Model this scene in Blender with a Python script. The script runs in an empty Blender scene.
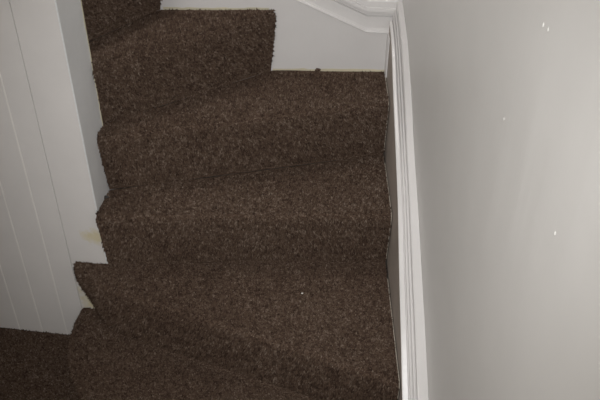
import bpy, math, random
import numpy as np
from mathutils import Matrix, Vector

rng = np.random.default_rng(7)
random.seed(7)
SC = bpy.context.scene
COL = SC.collection

# ------------------------------------------------------------------ camera
cam_d = bpy.data.cameras.new('camera')
cam = bpy.data.objects.new('camera', cam_d)
COL.objects.link(cam)
cam_d.sensor_width = 36.0
cam_d.lens = 48.0
cam_d.clip_start = 0.02
PITCH, ROLL = math.radians(38.8), math.radians(0.5)
F = Vector((0, math.cos(PITCH), -math.sin(PITCH)))
R0 = Vector((1, 0, 0)); U0 = R0.cross(F)
R = R0 * math.cos(ROLL) + U0 * math.sin(ROLL)
U = U0 * math.cos(ROLL) - R0 * math.sin(ROLL)
m = Matrix((R, U, -F)).transposed().to_4x4()
m.translation = Vector((0.1441, -1.6144, 1.3434))
cam.matrix_world = m
SC.camera = cam

# ------------------------------------------------------------------ world, lights, exposure
world = bpy.data.worlds.new('world'); SC.world = world
world.use_nodes = True
bg = world.node_tree.nodes['Background']
bg.inputs[0].default_value = (1.0, 0.97, 0.94, 1)
bg.inputs[1].default_value = 0.25


def area_light(name, loc, target, size, power, color):
    d = bpy.data.lights.new(name, 'AREA')
    d.shape = 'DISK'; d.size = size; d.energy = power; d.color = color
    o = bpy.data.objects.new(name, d); COL.objects.link(o)
    o.location = loc
    v = Vector(target) - Vector(loc)
    o.rotation_euler = v.to_track_quat('-Z', 'Y').to_euler()
    return o


area_light('right_wall_fill', (-1.0, -1.35, 0.85), (0.45, -1.35, 0.50), 0.5, 10.0, (1.0, 0.95, 0.89))  # added soft fill, no real lamp: brightens the near right wall
area_light('upper_tread_fill', (-0.62, 0.34, 2.2), (-0.3, 0.34, 0.2), 0.3, 7.0, (1.0, 0.96, 0.93))  # invented overhead fill that lifts the upper treads above their risers
fl = bpy.data.lights.new('camera_flash', 'SPOT')
fl.energy = 75.0; fl.spot_size = math.radians(57); fl.spot_blend = 1.0; fl.shadow_soft_size = .04
fl.color = (1.0, 0.99, 0.985)
flo = bpy.data.objects.new('camera_flash', fl); COL.objects.link(flo)
flo.location = (0.1441, -1.62, 1.40)
flo.rotation_euler = (Vector((0.15, 0.07, 0.09)) - flo.location).to_track_quat('-Z', 'Y').to_euler()

vs = SC.view_settings
vs.view_transform = 'Standard'; vs.look = 'None'
vs.gamma = 1.0; vs.use_curve_mapping = False
vs.exposure = 0.0

# ------------------------------------------------------------------ materials


def new_mat(name):
    mt = bpy.data.materials.new(name); mt.use_nodes = True
    nt = mt.node_tree
    return mt, nt, nt.nodes['Principled BSDF']


def paint(name, col, rough=0.45, mottled=0.04, bump=0.05, bscale=60, stains=(), stain_col=(.62, .5, .2, 1), streak=False):
    mt, nt, b = new_mat(name)
    b.inputs['Roughness'].default_value = rough
    geo = nt.nodes.new('ShaderNodeNewGeometry')
    n1 = nt.nodes.new('ShaderNodeTexNoise'); n1.inputs['Scale'].default_value = 9
    n1.inputs['Detail'].default_value = 6
    nt.links.new(geo.outputs['Position'], n1.inputs['Vector'])
    r = nt.nodes.new('ShaderNodeValToRGB')
    r.color_ramp.elements[0].position = .3; r.color_ramp.elements[1].position = .7
    r.color_ramp.elements[0].color = tuple(c * (1 - mottled) for c in col) + (1,)
    r.color_ramp.elements[1].color = tuple(min(1, c * (1 + mottled)) for c in col) + (1,)
    nt.links.new(n1.outputs['Fac'], r.inputs['Fac'])
    out = r.outputs['Color']
    n3 = nt.nodes.new('ShaderNodeTexNoise'); n3.inputs['Scale'].default_value = 70
    n3.inputs['Detail'].default_value = 3
    nt.links.new(geo.outputs['Position'], n3.inputs['Vector'])
    for (px, py, pz, rad, stretch) in stains:
        sub = nt.nodes.new('ShaderNodeVectorMath'); sub.operation = 'SUBTRACT'
        nt.links.new(geo.outputs['Position'], sub.inputs[0]); sub.inputs[1].default_value = (px, py, pz)
        mul = nt.nodes.new('ShaderNodeVectorMath'); mul.operation = 'MULTIPLY'
        nt.links.new(sub.outputs[0], mul.inputs[0]); mul.inputs[1].default_value = (1, 1, stretch)
        ln = nt.nodes.new('ShaderNodeVectorMath'); ln.operation = 'LENGTH'
        nt.links.new(mul.outputs[0], ln.inputs[0])
        ad = nt.nodes.new('ShaderNodeMath'); ad.operation = 'MULTIPLY_ADD'
        nt.links.new(n3.outputs['Fac'], ad.inputs[0]); ad.inputs[1].default_value = rad * 1.4
        nt.links.new(ln.outputs['Value'], ad.inputs[2])
        mr = nt.nodes.new('ShaderNodeMapRange')
        nt.links.new(ad.outputs[0], mr.inputs['Value'])
        mr.inputs['From Min'].default_value = rad * 1.0; mr.inputs['From Max'].default_value = rad * 1.7
        mr.inputs['To Min'].default_value = .75; mr.inputs['To Max'].default_value = 0.0
        mx = nt.nodes.new('ShaderNodeMix'); mx.data_type = 'RGBA'
        nt.links.new(mr.outputs['Result'], mx.inputs['Factor'])
        nt.links.new(out, mx.inputs[6]); mx.inputs[7].default_value = stain_col
        out = mx.outputs[2]
    nt.links.new(out, b.inputs['Base Color'])
    n2 = nt.nodes.new('ShaderNodeTexNoise'); n2.inputs['Scale'].default_value = bscale
    n2.inputs['Detail'].default_value = 4
    if streak:
        mp = nt.nodes.new('ShaderNodeMapping'); mp.inputs['Scale'].default_value = (1, 1, .12)
        mp.inputs['Rotation'].default_value = (math.radians(-12), 0, 0)
        nt.links.new(geo.outputs['Position'], mp.inputs['Vector'])
        nt.links.new(mp.outputs[0], n2.inputs['Vector'])
    else:
        nt.links.new(geo.outputs['Position'], n2.inputs['Vector'])
    bp = nt.nodes.new('ShaderNodeBump'); bp.inputs['Strength'].default_value = bump
    bp.inputs['Distance'].default_value = .01
    nt.links.new(n2.outputs['Fac'], bp.inputs['Height'])
    nt.links.new(bp.outputs[0], b.inputs['Normal'])
    return mt


def carpet_ramp(nt, fac_out, b):
    r = nt.nodes.new('ShaderNodeValToRGB'); cr = r.color_ramp
    cr.elements[0].position = .0; cr.elements[0].color = (.044, .0265, .019, 1)
    cr.elements[1].position = 1.; cr.elements[1].color = (.25, .197, .157, 1)
    e = cr.elements.new(.5); e.color = (.112, .075, .054, 1)
    nt.links.new(fac_out, r.inputs['Fac'])
    nt.links.new(r.outputs['Color'], b.inputs['Base Color'])
    b.inputs['Roughness'].default_value = .95
    b.inputs['Specular IOR Level'].default_value = .1


def carpet_pile_mat():
    mt, nt, b = new_mat('carpet_pile')
    a = nt.nodes.new('ShaderNodeAttribute'); a.attribute_name = 'tint'
    carpet_ramp(nt, a.outputs['Fac'], b)
    return mt


def carpet_base_mat():
    mt, nt, b = new_mat('carpet_base')
    geo = nt.nodes.new('ShaderNodeNewGeometry')
    n = nt.nodes.new('ShaderNodeTexNoise'); n.inputs['Scale'].default_value = 220; n.inputs['Detail'].default_value = 4
    nt.links.new(geo.outputs['Position'], n.inputs['Vector'])
    mr = nt.nodes.new('ShaderNodeMapRange'); nt.links.new(n.outputs['Fac'], mr.inputs['Value'])
    mr.inputs['From Min'].default_value = .3; mr.inputs['From Max'].default_value = .75
    carpet_ramp(nt, mr.outputs['Result'], b)
    bp = nt.nodes.new('ShaderNodeBump'); bp.inputs['Strength'].default_value = .8; bp.inputs['Distance'].default_value = .004
    nt.links.new(n.outputs['Fac'], bp.inputs['Height']); nt.links.new(bp.outputs[0], b.inputs['Normal'])
    return mt


M_PILE = carpet_pile_mat()
M_BASE = carpet_base_mat()
M_WALL = paint('cream_wall_paint', (.70, .69, .67), .42, .015, .22, 9, streak=True)
M_GLOSS = paint('white_gloss_paint', (.70, .685, .675), .3, .02, .06, 90)
M_BOARD = paint('white_board_paint', (.76, .74, .725), .42, .025, .05, 70)
M_STAIN = paint('stained_board_paint', (.76, .74, .725), .42, .025, .05, 70,
                stains=((-.402, .003, -.090, .050, 1.5), (-.446, .008, -.330, .062, .7)), stain_col=(.68, .60, .36, 1))
M_BEAD = paint('fresh_bead_paint', (.88, .86, .83), .35, .04, .05, 70)
M_POST = paint('grey_white_post_paint', (.80, .81, .815), .4, .03, .08, 60)
M_STRING = paint('bare_taupe_string', (.36, .31, .27), .7, .12, .15, 120)
M_CREAM = paint('cream_old_paint', (.66, .61, .45), .6, .15, .2, 150)
M_THREAD = paint('pale_backing', (.55, .50, .42), .8, .15, .2, 150)
M_CEIL = paint('ceiling_white', (.78, .77, .75), .8, .01, .03, 40)
M_METAL = paint('dark_speck', (.05, .045, .04), .5, .1, .1, 100)

# ------------------------------------------------------------------ mesh helpers


def mesh_obj(name, verts, faces, mat, parent=None, smooth=False):
    me = bpy.data.meshes.new(name)
    me.from_pydata([tuple(map(float, v)) for v in verts], [], faces)
    me.validate(); me.update()
    import bmesh
    bm = bmesh.new(); bm.from_mesh(me)
    bmesh.ops.recalc_face_normals(bm, faces=bm.faces)
    bm.to_mesh(me); bm.free()
    me.materials.append(mat)
    if smooth:
        for p in me.polygons: p.use_smooth = True
        me.set_sharp_from_angle(angle=math.radians(35))
    o = bpy.data.objects.new(name, me); COL.objects.link(o)
    if parent is not None: o.parent = parent
    return o


def structure(o):
    o['kind'] = 'structure'; return o


def empty(name, loc=(0, 0, 0)):
    o = bpy.data.objects.new(name, None); o.empty_display_size = .1
    COL.objects.link(o); o.location = loc
    return o


def prism(name, poly, z0, z1, mat, parent=None):
    """vertical prism over a plan polygon"""
    n = len(poly)
    v = [(x, y, z0) for x, y in poly] + [(x, y, z1) for x, y in poly]
    f = [tuple(range(n - 1, -1, -1)), tuple(range(n, 2 * n))]
    f += [(i, (i + 1) % n, n + (i + 1) % n, n + i) for i in range(n)]
    return mesh_obj(name, v, f, mat, parent)


def loft(name, rings, mat, parent=None, closed=True, smooth=False):
    """rings: list of equal-length point lists; closed rings, capped ends"""
    k = len(rings[0]); v = [p for r in rings for p in r]; f = []
    for i in range(len(rings) - 1):
        for j in range(k if closed else k - 1):
            a = i * k + j; b = i * k + (j + 1) % k
            f.append((a, b, b + k, a + k))
    if closed:
        f.append(tuple(range(k - 1, -1, -1))); f.append(tuple(range((len(rings) - 1) * k, len(rings) * k)))
    return mesh_obj(name, v, f, mat, parent, smooth)


def resample(poly, n):
    p = np.array(poly, float)
    s = np.r_[0, np.cumsum(np.linalg.norm(np.diff(p, axis=0), axis=1))]
    t = np.linspace(0, s[-1], n)
    return np.stack([np.interp(t, s, p[:, k]) for k in range(p.shape[1])], 1)


def vnoise(p, scale, seed):
    """cheap smooth value noise on 3-D points"""
    r = np.random.default_rng(seed); T = r.random((32, 32, 32))
    q = np.asarray(p) * scale; i = np.floor(q).astype(int); fr = q - i; fr = fr * fr * (3 - 2 * fr)
    out = 0
    for dx in (0, 1):
        for dy in (0, 1):
            for dz in (0, 1):
                w = (fr[:, 0] if dx else 1 - fr[:, 0]) * (fr[:, 1] if dy else 1 - fr[:, 1]) * (fr[:, 2] if dz else 1 - fr[:, 2])
                out = out + w * T[(i[:, 0] + dx) % 32, (i[:, 1] + dy) % 32, (i[:, 2] + dz) % 32]
    return out


def pile(name, G, density, parent, length=.0052, rad=.0027, flip=False):
    """carpet tufts over a grid G[rows, cols, 3] of surface points"""
    a = G[:-1, :-1].reshape(-1, 3); b = G[:-1, 1:].reshape(-1, 3)
    c = G[1:, 1:].reshape(-1, 3); d = G[1:, :-1].reshape(-1, 3)
    nrm = np.cross(c - a, d - b); ar = np.linalg.norm(nrm, axis=1) / 2
    nrm = nrm / np.maximum(2 * ar[:, None], 1e-12)
    if flip: nrm = -nrm
    N = int(ar.sum() * density)
    idx = rng.choice(len(ar), N, p=ar / ar.sum())
    u = rng.random(N)[:, None]; w = rng.random(N)[:, None]
    P = (1 - w) * ((1 - u) * a[idx] + u * b[idx]) + w * ((1 - u) * d[idx] + u * c[idx])
    n = nrm[idx]
    t1 = np.cross(n, rng.normal(size=(N, 3))); t1 /= np.linalg.norm(t1, axis=1)[:, None]
    t2 = np.cross(n, t1)
    lean = np.array([.05, -.25, -.05]) + (vnoise(P, 14, 3)[:, None] - .5) * np.array([.4, .25, 0])
    L = length * (.65 + .6 * rng.random(N))[:, None]
    r = rad * (.8 + .5 * rng.random(N))[:, None]
    tip = P + n * L + (lean + rng.normal(size=(N, 3)) * .35) * L
    base = [P - n * .001 + r * (math.cos(k) * t1 + math.sin(k) * t2) for k in (0, 2.094, 4.189)]
    mid = [p_ * .45 + (P + (tip - P) * .62) * .55 + (p_ - P) * .35 for p_ in base]
    V = np.stack(base + mid + [tip], 1).reshape(-1, 3)
    o7 = (np.arange(N) * 7)[:, None]
    quads = [[0, 1, 4, 3], [1, 2, 5, 4], [2, 0, 3, 5]]; tris = [[3, 4, 6], [4, 5, 6], [5, 3, 6]]
    tri_idx = []
    for q in quads: tri_idx += [[q[0], q[1], q[2]], [q[0], q[2], q[3]]]
    tri_idx += tris
    Fc = (o7[:, None, :] + np.array(tri_idx)[None]).reshape(-1, 3)
    me = bpy.data.meshes.new(name)
    me.vertices.add(len(V)); me.vertices.foreach_set('co', V.ravel())
    nf = len(Fc)
    me.loops.add(nf * 3); me.loops.foreach_set('vertex_index', Fc.ravel().astype(np.int32))
    me.polygons.add(nf); me.polygons.foreach_set('loop_start', np.arange(0, nf * 3, 3, dtype=np.int32))
    me.update(calc_edges=True)
    tint = .30 + .55 * (vnoise(P, 170, 11) - .5) + .22 * (vnoise(P, 70, 5) - .5) + .16 * (vnoise(P, 5, 9) - .5) + .17 * rng.normal(size=N) + .10
    at = me.attributes.new('tint', 'FLOAT', 'POINT')
    at.data.foreach_set('value', np.repeat(np.clip(tint, 0, 1), 7).astype(np.float32))
    me.materials.append(M_PILE)
    o = bpy.data.objects.new(name, me); COL.objects.link(o); o.parent = parent
    o['kind'] = 'stuff'
    return o


def tube(name, pts, r, mat, parent, k=6):
    pts = [Vector(p) for p in pts]; rings = []
    for i, p in enumerate(pts):
        t = (pts[min(i + 1, len(pts) - 1)] - pts[max(i - 1, 0)]).normalized()
        a = t.cross(Vector((1, .13, .07))).normalized(); b = t.cross(a)
        rings.append([tuple(p + r * (math.cos(2 * math.pi * j / k) * a + math.sin(2 * math.pi * j / k) * b)) for j in range(k)])
    return loft(name, rings, mat, parent, True, True)


# ------------------------------------------------------------------ setting
H = 0.187
ZF = -0.505            # hall floor
ZC = 2.30              # ceiling
XW = lambda y: .428 - .03 * y        # right wall face

floor = structure(prism('floor', [(-2.2, -2.7), (.60, -2.7), (.60, 1.0), (-2.2, 1.0)], ZF - .06, ZF, M_BASE))
xs = np.linspace(-1.15, -.30, 30); ys = np.linspace(.12, -.75, 30)
G = np.array([[(x, y, ZF) for x in xs] for y in ys])
pile('carpet_pile', G, 95000, floor, flip=True)

structure(prism('ceiling', [(-2.2, -2.7), (.65, -2.7), (.65, 1.0), (-2.2, 1.0)], ZC, ZC + .06, M_CEIL))
wall_r = structure(prism('wall_right', [(XW(-2.7), -2.7), (XW(.9), .9), (.62, .9), (.62, -2.7)], ZF, ZC, M_WALL))
structure(prism('wall_back', [(-2.2, .44), (XW(.44), .44), (XW(.6), .60), (-2.2, .60)], ZF, ZC, M_WALL))
structure(prism('wall_front', [(-2.2, -2.7), (XW(-2.6), -2.7), (XW(-2.6), -2.6), (-2.2, -2.6)], ZF, ZC, M_WALL))
structure(prism('wall_left', [(-2.2, -2.6), (-2.1, -2.6), (-2.1, .44), (-2.2, .44)], ZF, ZC, M_WALL))

# dried paint drips on the right wall
for (y, z, r) in ((-.689, .886, .0024), (-.709, .890, .002), (-.61, .694, .002), (-.88, .705, .0022), (-.40, .62, .0012)):
    x = XW(y); v = []; k = 8
    for (h, s) in ((0, 1), (.35, .85), (.6, .5)):
        for j in range(k):
            a = 2 * math.pi * j / k
            v.append((x - r * h * .8, y + r * s * math.cos(a), z + 1.5 * r * s * math.sin(a) - .3 * r * h))
    v.append((x - r * .55, y, z))
    f = [(i * k + j, i * k + (j + 1) % k, (i + 1) * k + (j + 1) % k, (i + 1) * k + j) for i in range(2) for j in range(k)]
    f += [(2 * k + j, 2 * k + (j + 1) % k, 3 * k) for j in range(k)] + [tuple(range(k))]
    mesh_obj('paint_drip', v, f, M_WALL, wall_r, True)

# ------------------------------------------------------------------ partition: boards + end post, turned 7 degrees
PX, PY = -.387, 0.0                      # front right corner of the partition
A = Vector((-1, .12, 0)).normalized()    # along the front towards the left
B = Vector((.12, 1, 0)).normalized()     # through the thickness


def pp(s, d): return (PX + A.x * s + B.x * d, PY + A.y * s + B.y * d)


part = structure(empty('wall_partition', (0, 0, 0)))
core = prism('core', [pp(.004, .014), pp(.004, .128), pp(1.55, .128), pp(1.55, .014)], ZF, ZC, M_BOARD, part)
# end panel facing the stair
prism('end_panel', [pp(0, .0), pp(-.0, .130), pp(.0038, .130), pp(.0038, .0)], ZF, ZC, M_POST, part)
# cream strip of old paint down the rear edge of the end panel
z = -.05; L1 = []; L2 = []
v = []; f = []
zs = np.linspace(.10, ZC - .01, 120)
for i, z in enumerate(zs):
    wv = .0022 + .0028 * abs(math.sin(z * 23) * math.sin(z * 61 + 1)) 
    for (s, d) in ((-.0012, .1312), (-.0012, .1312 - wv), (.002, .1312 - wv), (.002, .1312)):
        x, y = pp(s, d); v.append((x, y, z))
    if i:
        for j in range(4):
            a = (i - 1) * 4 + j; b = (i - 1) * 4 + (j + 1) % 4
            f.append((a, b, b + 4, a + 4))
f += [(3, 2, 1, 0), tuple(range(len(v) - 4, len(v)))]
mesh_obj('paint_edge', v, f, M_CREAM, part)

# tongue and groove boards on the front: bevelled vertical boards, V joints
joints = [0.0, .107, .173, .251, .324, .398, .472, .546, .620, .694, .768, .842, .916, .990, 1.064, 1.138, 1.212, 1.286, 1.36, 1.434, 1.508]
for i in range(len(joints) - 1):
    a, b = joints[i], joints[i + 1]
    ba = 0.0 if i == 0 else (.0006 if i == 1 else .0016)
    bb = .0006 if i == 0 else .0016
    g = .0003 if i < 1 else .0006
    if i == 0: a = .0040
    poly = [pp(a + (0 if i == 0 else g) + ba, 0), pp(a + (0 if i == 0 else g), ba * 1.2 + .0005), pp(a + (0 if i == 0 else g), .0135),
            pp(b - g, .0135), pp(b - g, bb * 1.2 + .0005), pp(b - g - bb, 0)]
    bo = prism('board', poly, ZF + .0005 + (.002 if i % 3 == 1 else 0), ZC, M_STAIN if i == 0 else M_BOARD, part)
    if i >= 2:      # rounded bead of fresh paint filling the joint
        prism('joint_bead', [pp(a - .0024, .002), pp(a - .0016, -.0006), pp(a, -.0012), pp(a + .0016, -.0006), pp(a + .0024, .002), pp(a, .006)], ZF + .001, ZC, M_BEAD, bo)

# ------------------------------------------------------------------ right string board and its moulded cap
base_r = structure(empty('baseboard_right'))
XS = .388
Lp = [(.420, .345), (.335, .331), (.184, .236), (.05, .171), (-.077, .105), (-.208, .0), (-.331, -.083), (-.457, -.176), (-.75, -.38), (-1.05, -.47), (-2.55, -.47)]
Rp = [(.420, .420), (.367, .403), (.261, .370), (.118, .277), (.015, .196), (-.097, .127), (-.237, .026), (-.352, -.056), (-.475, -.152), (-.77, -.36), (-1.06, -.455), (-2.55, -.455)]


def smooth_line(p, ys):
    p = sorted(p); a = np.interp(ys, [q[0] for q in p], [q[1] for q in p])
    k = np.array([1, 2, 3, 2, 1]) / 9.0
    ap = np.r_[[a[0]] * 2, a, [a[-1]] * 2]
    return np.convolve(ap, k, 'valid')


ysr = np.r_[np.linspace(.420, -1.15, 70), np.linspace(-1.25, -2.55, 6)]
zl = smooth_line(Lp, ysr[::-1])[::-1]; zr = smooth_line(Rp, ysr[::-1])[::-1]
rings = []
for y, z in zip(ysr, zl):
    xw = XW(y)
    rings.append([(XS, y, ZF + .001), (XS, y, z - .004), (xw - .0005, y, z - .004), (xw - .0005, y, ZF + .001)])
loft('string_board', rings, M_STRING, base_r)
prof = [(-.04, -.006), (-.05, .02), (0.0, .06), (.20, .10), (.235, .02), (.27, .02), (.29, .30), (.36, .34), (.375, .27), (.40, .27), (.42, .50), (.49, .54), (.505, .48), (.53, .48), (.56, .78), (.62, .84), (.96, 1.02), (1.0, 1.02)]
rings = []
for y, a, b in zip(ysr, zl, zr):
    xw = XW(y) - .0005; hh = max(b - a, .022)
    a0 = a - .003
    rg = [(XS + s * (xw - XS), y, a0 + t * hh) for s, t in prof]
    rg.append((xw, y, a0 - .001)); 
    rings.append(rg)
cap = loft('cap_moulding', rings, M_GLOSS, base_r, True, False)

# ------------------------------------------------------------------ back skirting
base_b = structure(empty('baseboard_back'))
YB = .42
Pb = [(.3875, .3065), (.324, .3095), (.131, .402), (-.30, .610), (-1.0, .95), (-1.9, 1.38)]
v = []
for x, z in Pb: v += [(x, YB, z)]
front = [(x, z) for x, z in Pb] + [(-1.9, ZF + .001), (.3875, ZF + .001)]
n = len(front)
mesh_obj('skirting_board', [(x, YB, z) for x, z in front] + [(x, .4395, z) for x, z in front],
         [tuple(range(n)), tuple(range(2 * n - 1, n - 1, -1))] + [(i, (i + 1) % n, n + (i + 1) % n, n + i) for i in range(n)], M_GLOSS, base_b)
bprof = [(.0005, .0), (.0005, .0025), (.003, .0038), (.006, .0025), (.008, -.0015), (.014, -.0035), (.030, -.005), (.046, -.006), (.0485, -.013), (.0525, -.013), (.054, -.005), (.062, -.0035), (.070, -.005), (.0715, -.011), (.076, -.011), (.088, -.013), (.10, -.0193), (.0005, -.0193)]
Pb2 = [(.417, .3060)] + Pb[1:]
rings = []
for x, z in Pb2:
    rings.append([(x, YB - d, z + t) for t, d in bprof])
loft('cap_moulding', rings, M_GLOSS, base_b)
prism('corner_fillet', [(.3835, .376), (.3875, .376), (.3875, .4197), (.3835, .4197)], .192, .312, M_GLOSS, base_b)
# ragged line of old cream paint where the carpet meets the skirting
for (x0, x1, z0) in ((.062, .386, .187), (-.235, .055, .374)):
    xx = np.linspace(x0, x1, 60); v = []; f = []
    for i, x in enumerate(xx):
        w = .0045 + .004 * vnoise([[x, 0, z0]], 60, 2)[0]
        v += [(x, YB - .0008, z0 - .002), (x, YB - .0008, z0 + w), (x, YB + .002, z0 + w), (x, YB + .002, z0 - .002)]
        if i:
            for j in range(4):
                a = (i - 1) * 4 + j; b = (i - 1) * 4 + (j + 1) % 4
                f.append((a, b, b + 4, a + 4))
    f += [(3, 2, 1, 0), tuple(range(len(v) - 4, len(v)))]
    mesh_obj('paint_edge', v, f, M_CREAM, base_b)

# ------------------------------------------------------------------ winding staircase
stair = empty('winding_staircase', (0, 0, ZF))
stair['label'] = 'winding staircase in dark brown carpet turning left around white boarded partition'
stair['category'] = 'staircase'
NC = 90


def step(zt, nose, crease, back, h=H, dens=95000, do_pile=True, roll=.017, edge=True, hollow=0.0):
    """nose, crease and back are plan polylines from the newel side to the wall side"""
    N = resample(nose, NC); K = resample(crease, NC); Bk = resample(back, NC)
    rows = []
    for t in np.linspace(0, 1, 26):                                   # tread, back to nose
        q = Bk * (1 - t) + N * t
        inward = (K - N); ln = np.linalg.norm(inward, axis=1)[:, None] + 1e-6
        if t == 1: q = N + inward / ln * roll
        z = zt - .0015 * math.sin(t * 3.1)
        rows.append(np.c_[q, np.full(NC, z)])
    d = (K - N) / (np.linalg.norm(K - N, axis=1)[:, None] + 1e-6)
    rows[-1][:, :2] = N + d * roll
    tread_rows = len(rows)
    for a in np.linspace(15, 100, 7):                                 # rounded nosing
        a = math.radians(a)
        rows.append(np.c_[N + d * (roll - roll * math.sin(a)), np.full(NC, zt - roll + roll * math.cos(a))])
    e = N; zb = zt - roll * 1.25
    hol = np.clip(1 - np.linspace(0, 1, NC) / .10, 0, 1)[:, None] * hollow      # hollow under the nosing at the newel end
    for t in np.linspace(.04, 1, 28):
        q = min(max((t - .10) / .75, 0), 1); s = t * (1 - hol) + q * q * (3 - 2 * q) * hol
        rows.append(np.c_[e * (1 - s) + K * s, np.full(NC, zb * (1 - t) + (zt - h) * t)])
    G = np.array(rows)
    wob = (vnoise(G.reshape(-1, 3), 9, 21).reshape(G.shape[:2]) - .5) * .005
    G[:, :, 2] += wob * (np.linspace(0, 1, len(rows))[:, None] < .75)
    nr = len(rows)
    V = list(map(tuple, G.reshape(-1, 3)))
    f = []
    for i in range(nr - 1):
        for j in range(NC - 1):
            a = i * NC + j
            f.append((a, a + 1, a + NC + 1, a + NC))
    # close the body: under side and back
    o0 = len(V)
    V += [(x, y, zt - h) for x, y in Bk]
    for j in range(NC - 1):
        f.append(((nr - 1) * NC + j, (nr - 1) * NC + j + 1, o0 + j + 1, o0 + j))
        f.append((o0 + j, o0 + j + 1, j + 1, j))
    f.append(tuple(i * NC for i in range(nr)) + (o0,))
    f.append(tuple(i * NC + NC - 1 for i in range(nr - 1, -1, -1)) + (o0 + NC - 1,))
    o = mesh_obj('step', V, f, M_BASE, stair, False)
    o.parent = stair; o.matrix_parent_inverse = Matrix.Translation((0, 0, -ZF))
    if do_pile:
        p1 = pile('tread_pile', G[1:tread_rows + 4], dens, o, flip=True)
        p2 = pile('riser_pile', G[tread_rows + 3:-2], dens, o, flip=True)
    if edge:
        pts = [tuple(Vector(G[i, -1]) + Vector((.0012, 0, .001))) for i in range(4, nr - 1, 2)]
        tube('backing_edge', pts, .0011, M_THREAD, o)
    return G


XE = .3835     # carpet edge on the wall side
# lowest step
step(-2 * H, [(-.489, .010), (-.500, -.04), (-.502, -.10), (-.497, -.15), (-.474, -.22), (-.430, -.30), (-.30, -.45), (-.05, -.72), (XE, -1.12)],
     [(-.470, .008), (-.480, -.04), (-.482, -.10), (-.477, -.145), (-.455, -.21), (-.415, -.285), (-.285, -.435), (-.035, -.70), (XE, -1.09)],
     [(-.448, .006), (-.40, -.066), (-.345, -.103), (-.041, -.218), (.143, -.290), (XE, -.392)], h=-2 * H - ZF - .0005)
step(-H, [(-.483, .008), (-.468, -.03), (-.402, -.083), (-.041, -.233), (.143, -.306), (XE, -.408)],
     [(-.448, .006), (-.40, -.066), (-.345, -.103), (-.041, -.218), (.143, -.290), (XE, -.392)],
     [(-.3855, -.0008), (0, .014), (XE, .016)], hollow=.8)
step(0, [(-.3905, -.013), (0, -.010), (XE, -.004)], [(-.3855, -.0008), (0, .014), (XE, .016)],
     [(-.3735, .095), (0, .181), (XE, .272)])
step(H, [(-.3785, .078), (0, .164), (XE, .256)], [(-.3735, .095), (0, .181), (XE, .272)],
     [(-.3695, .136), (-.20, .245), (.057, .4185), (XE, .4185)])
step(2 * H, [(-.3695, .1245), (-.345, .128), (-.20, .221), (.073, .4185)], [(-.3695, .136), (-.20, .245), (.057, .4185)],
     [(-.470, .1445), (-.243, .4185), (.056, .4185)], edge=False)
step(3 * H, [(-.452, .1425), (-.222, .4185)], [(-.470, .1445), (-.243, .4185)], [(-.56, .153), (-.50, .4185)], edge=False, dens=60000)
step(4 * H, [(-.54, .150), (-.475, .4185)], [(-.56, .153), (-.50, .4185)], [(-.78, .18), (-.76, .4185)], edge=False, do_pile=False)
step(5 * H, [(-.76, .178), (-.735, .4185)], [(-.78, .18), (-.76, .4185)], [(-1.6, .28), (-1.6, .4185)], edge=False, do_pile=False)


def lump(name, loc, rad, mat, parent=None, seed=1):
    """small irregular lump"""
    import bmesh
    bm = bmesh.new(); bmesh.ops.create_icosphere(bm, subdivisions=2, radius=1)
    r = random.Random(seed)
    for v in bm.verts:
        k = .75 + .5 * r.random(); v.co = Vector((v.co.x * rad[0] * k, v.co.y * rad[1] * k, v.co.z * rad[2] * k)) + Vector(loc)
    me = bpy.data.meshes.new(name); bm.to_mesh(me); bm.free()
    me.materials.append(mat)
    o = bpy.data.objects.new(name, me); COL.objects.link(o)
    if parent is not None:
        o.parent = parent; o.matrix_parent_inverse = Matrix.Translation((0, 0, -ZF))
    return o


lump('loose_tuft', (.192, .413, H + .006), (.0075, .005, .006), M_BASE, stair, 3)
lump('dark_tack', (-.374, .056, .005), (.006, .004, .004), M_METAL, stair, 5)
li = lump('lint', (.152, -.114, -H + .006), (.0028, .002, .0018), M_BEAD, None, 8)
li['label'] = 'tiny white speck of lint lying on the brown carpeted tread'
li['category'] = 'lint'
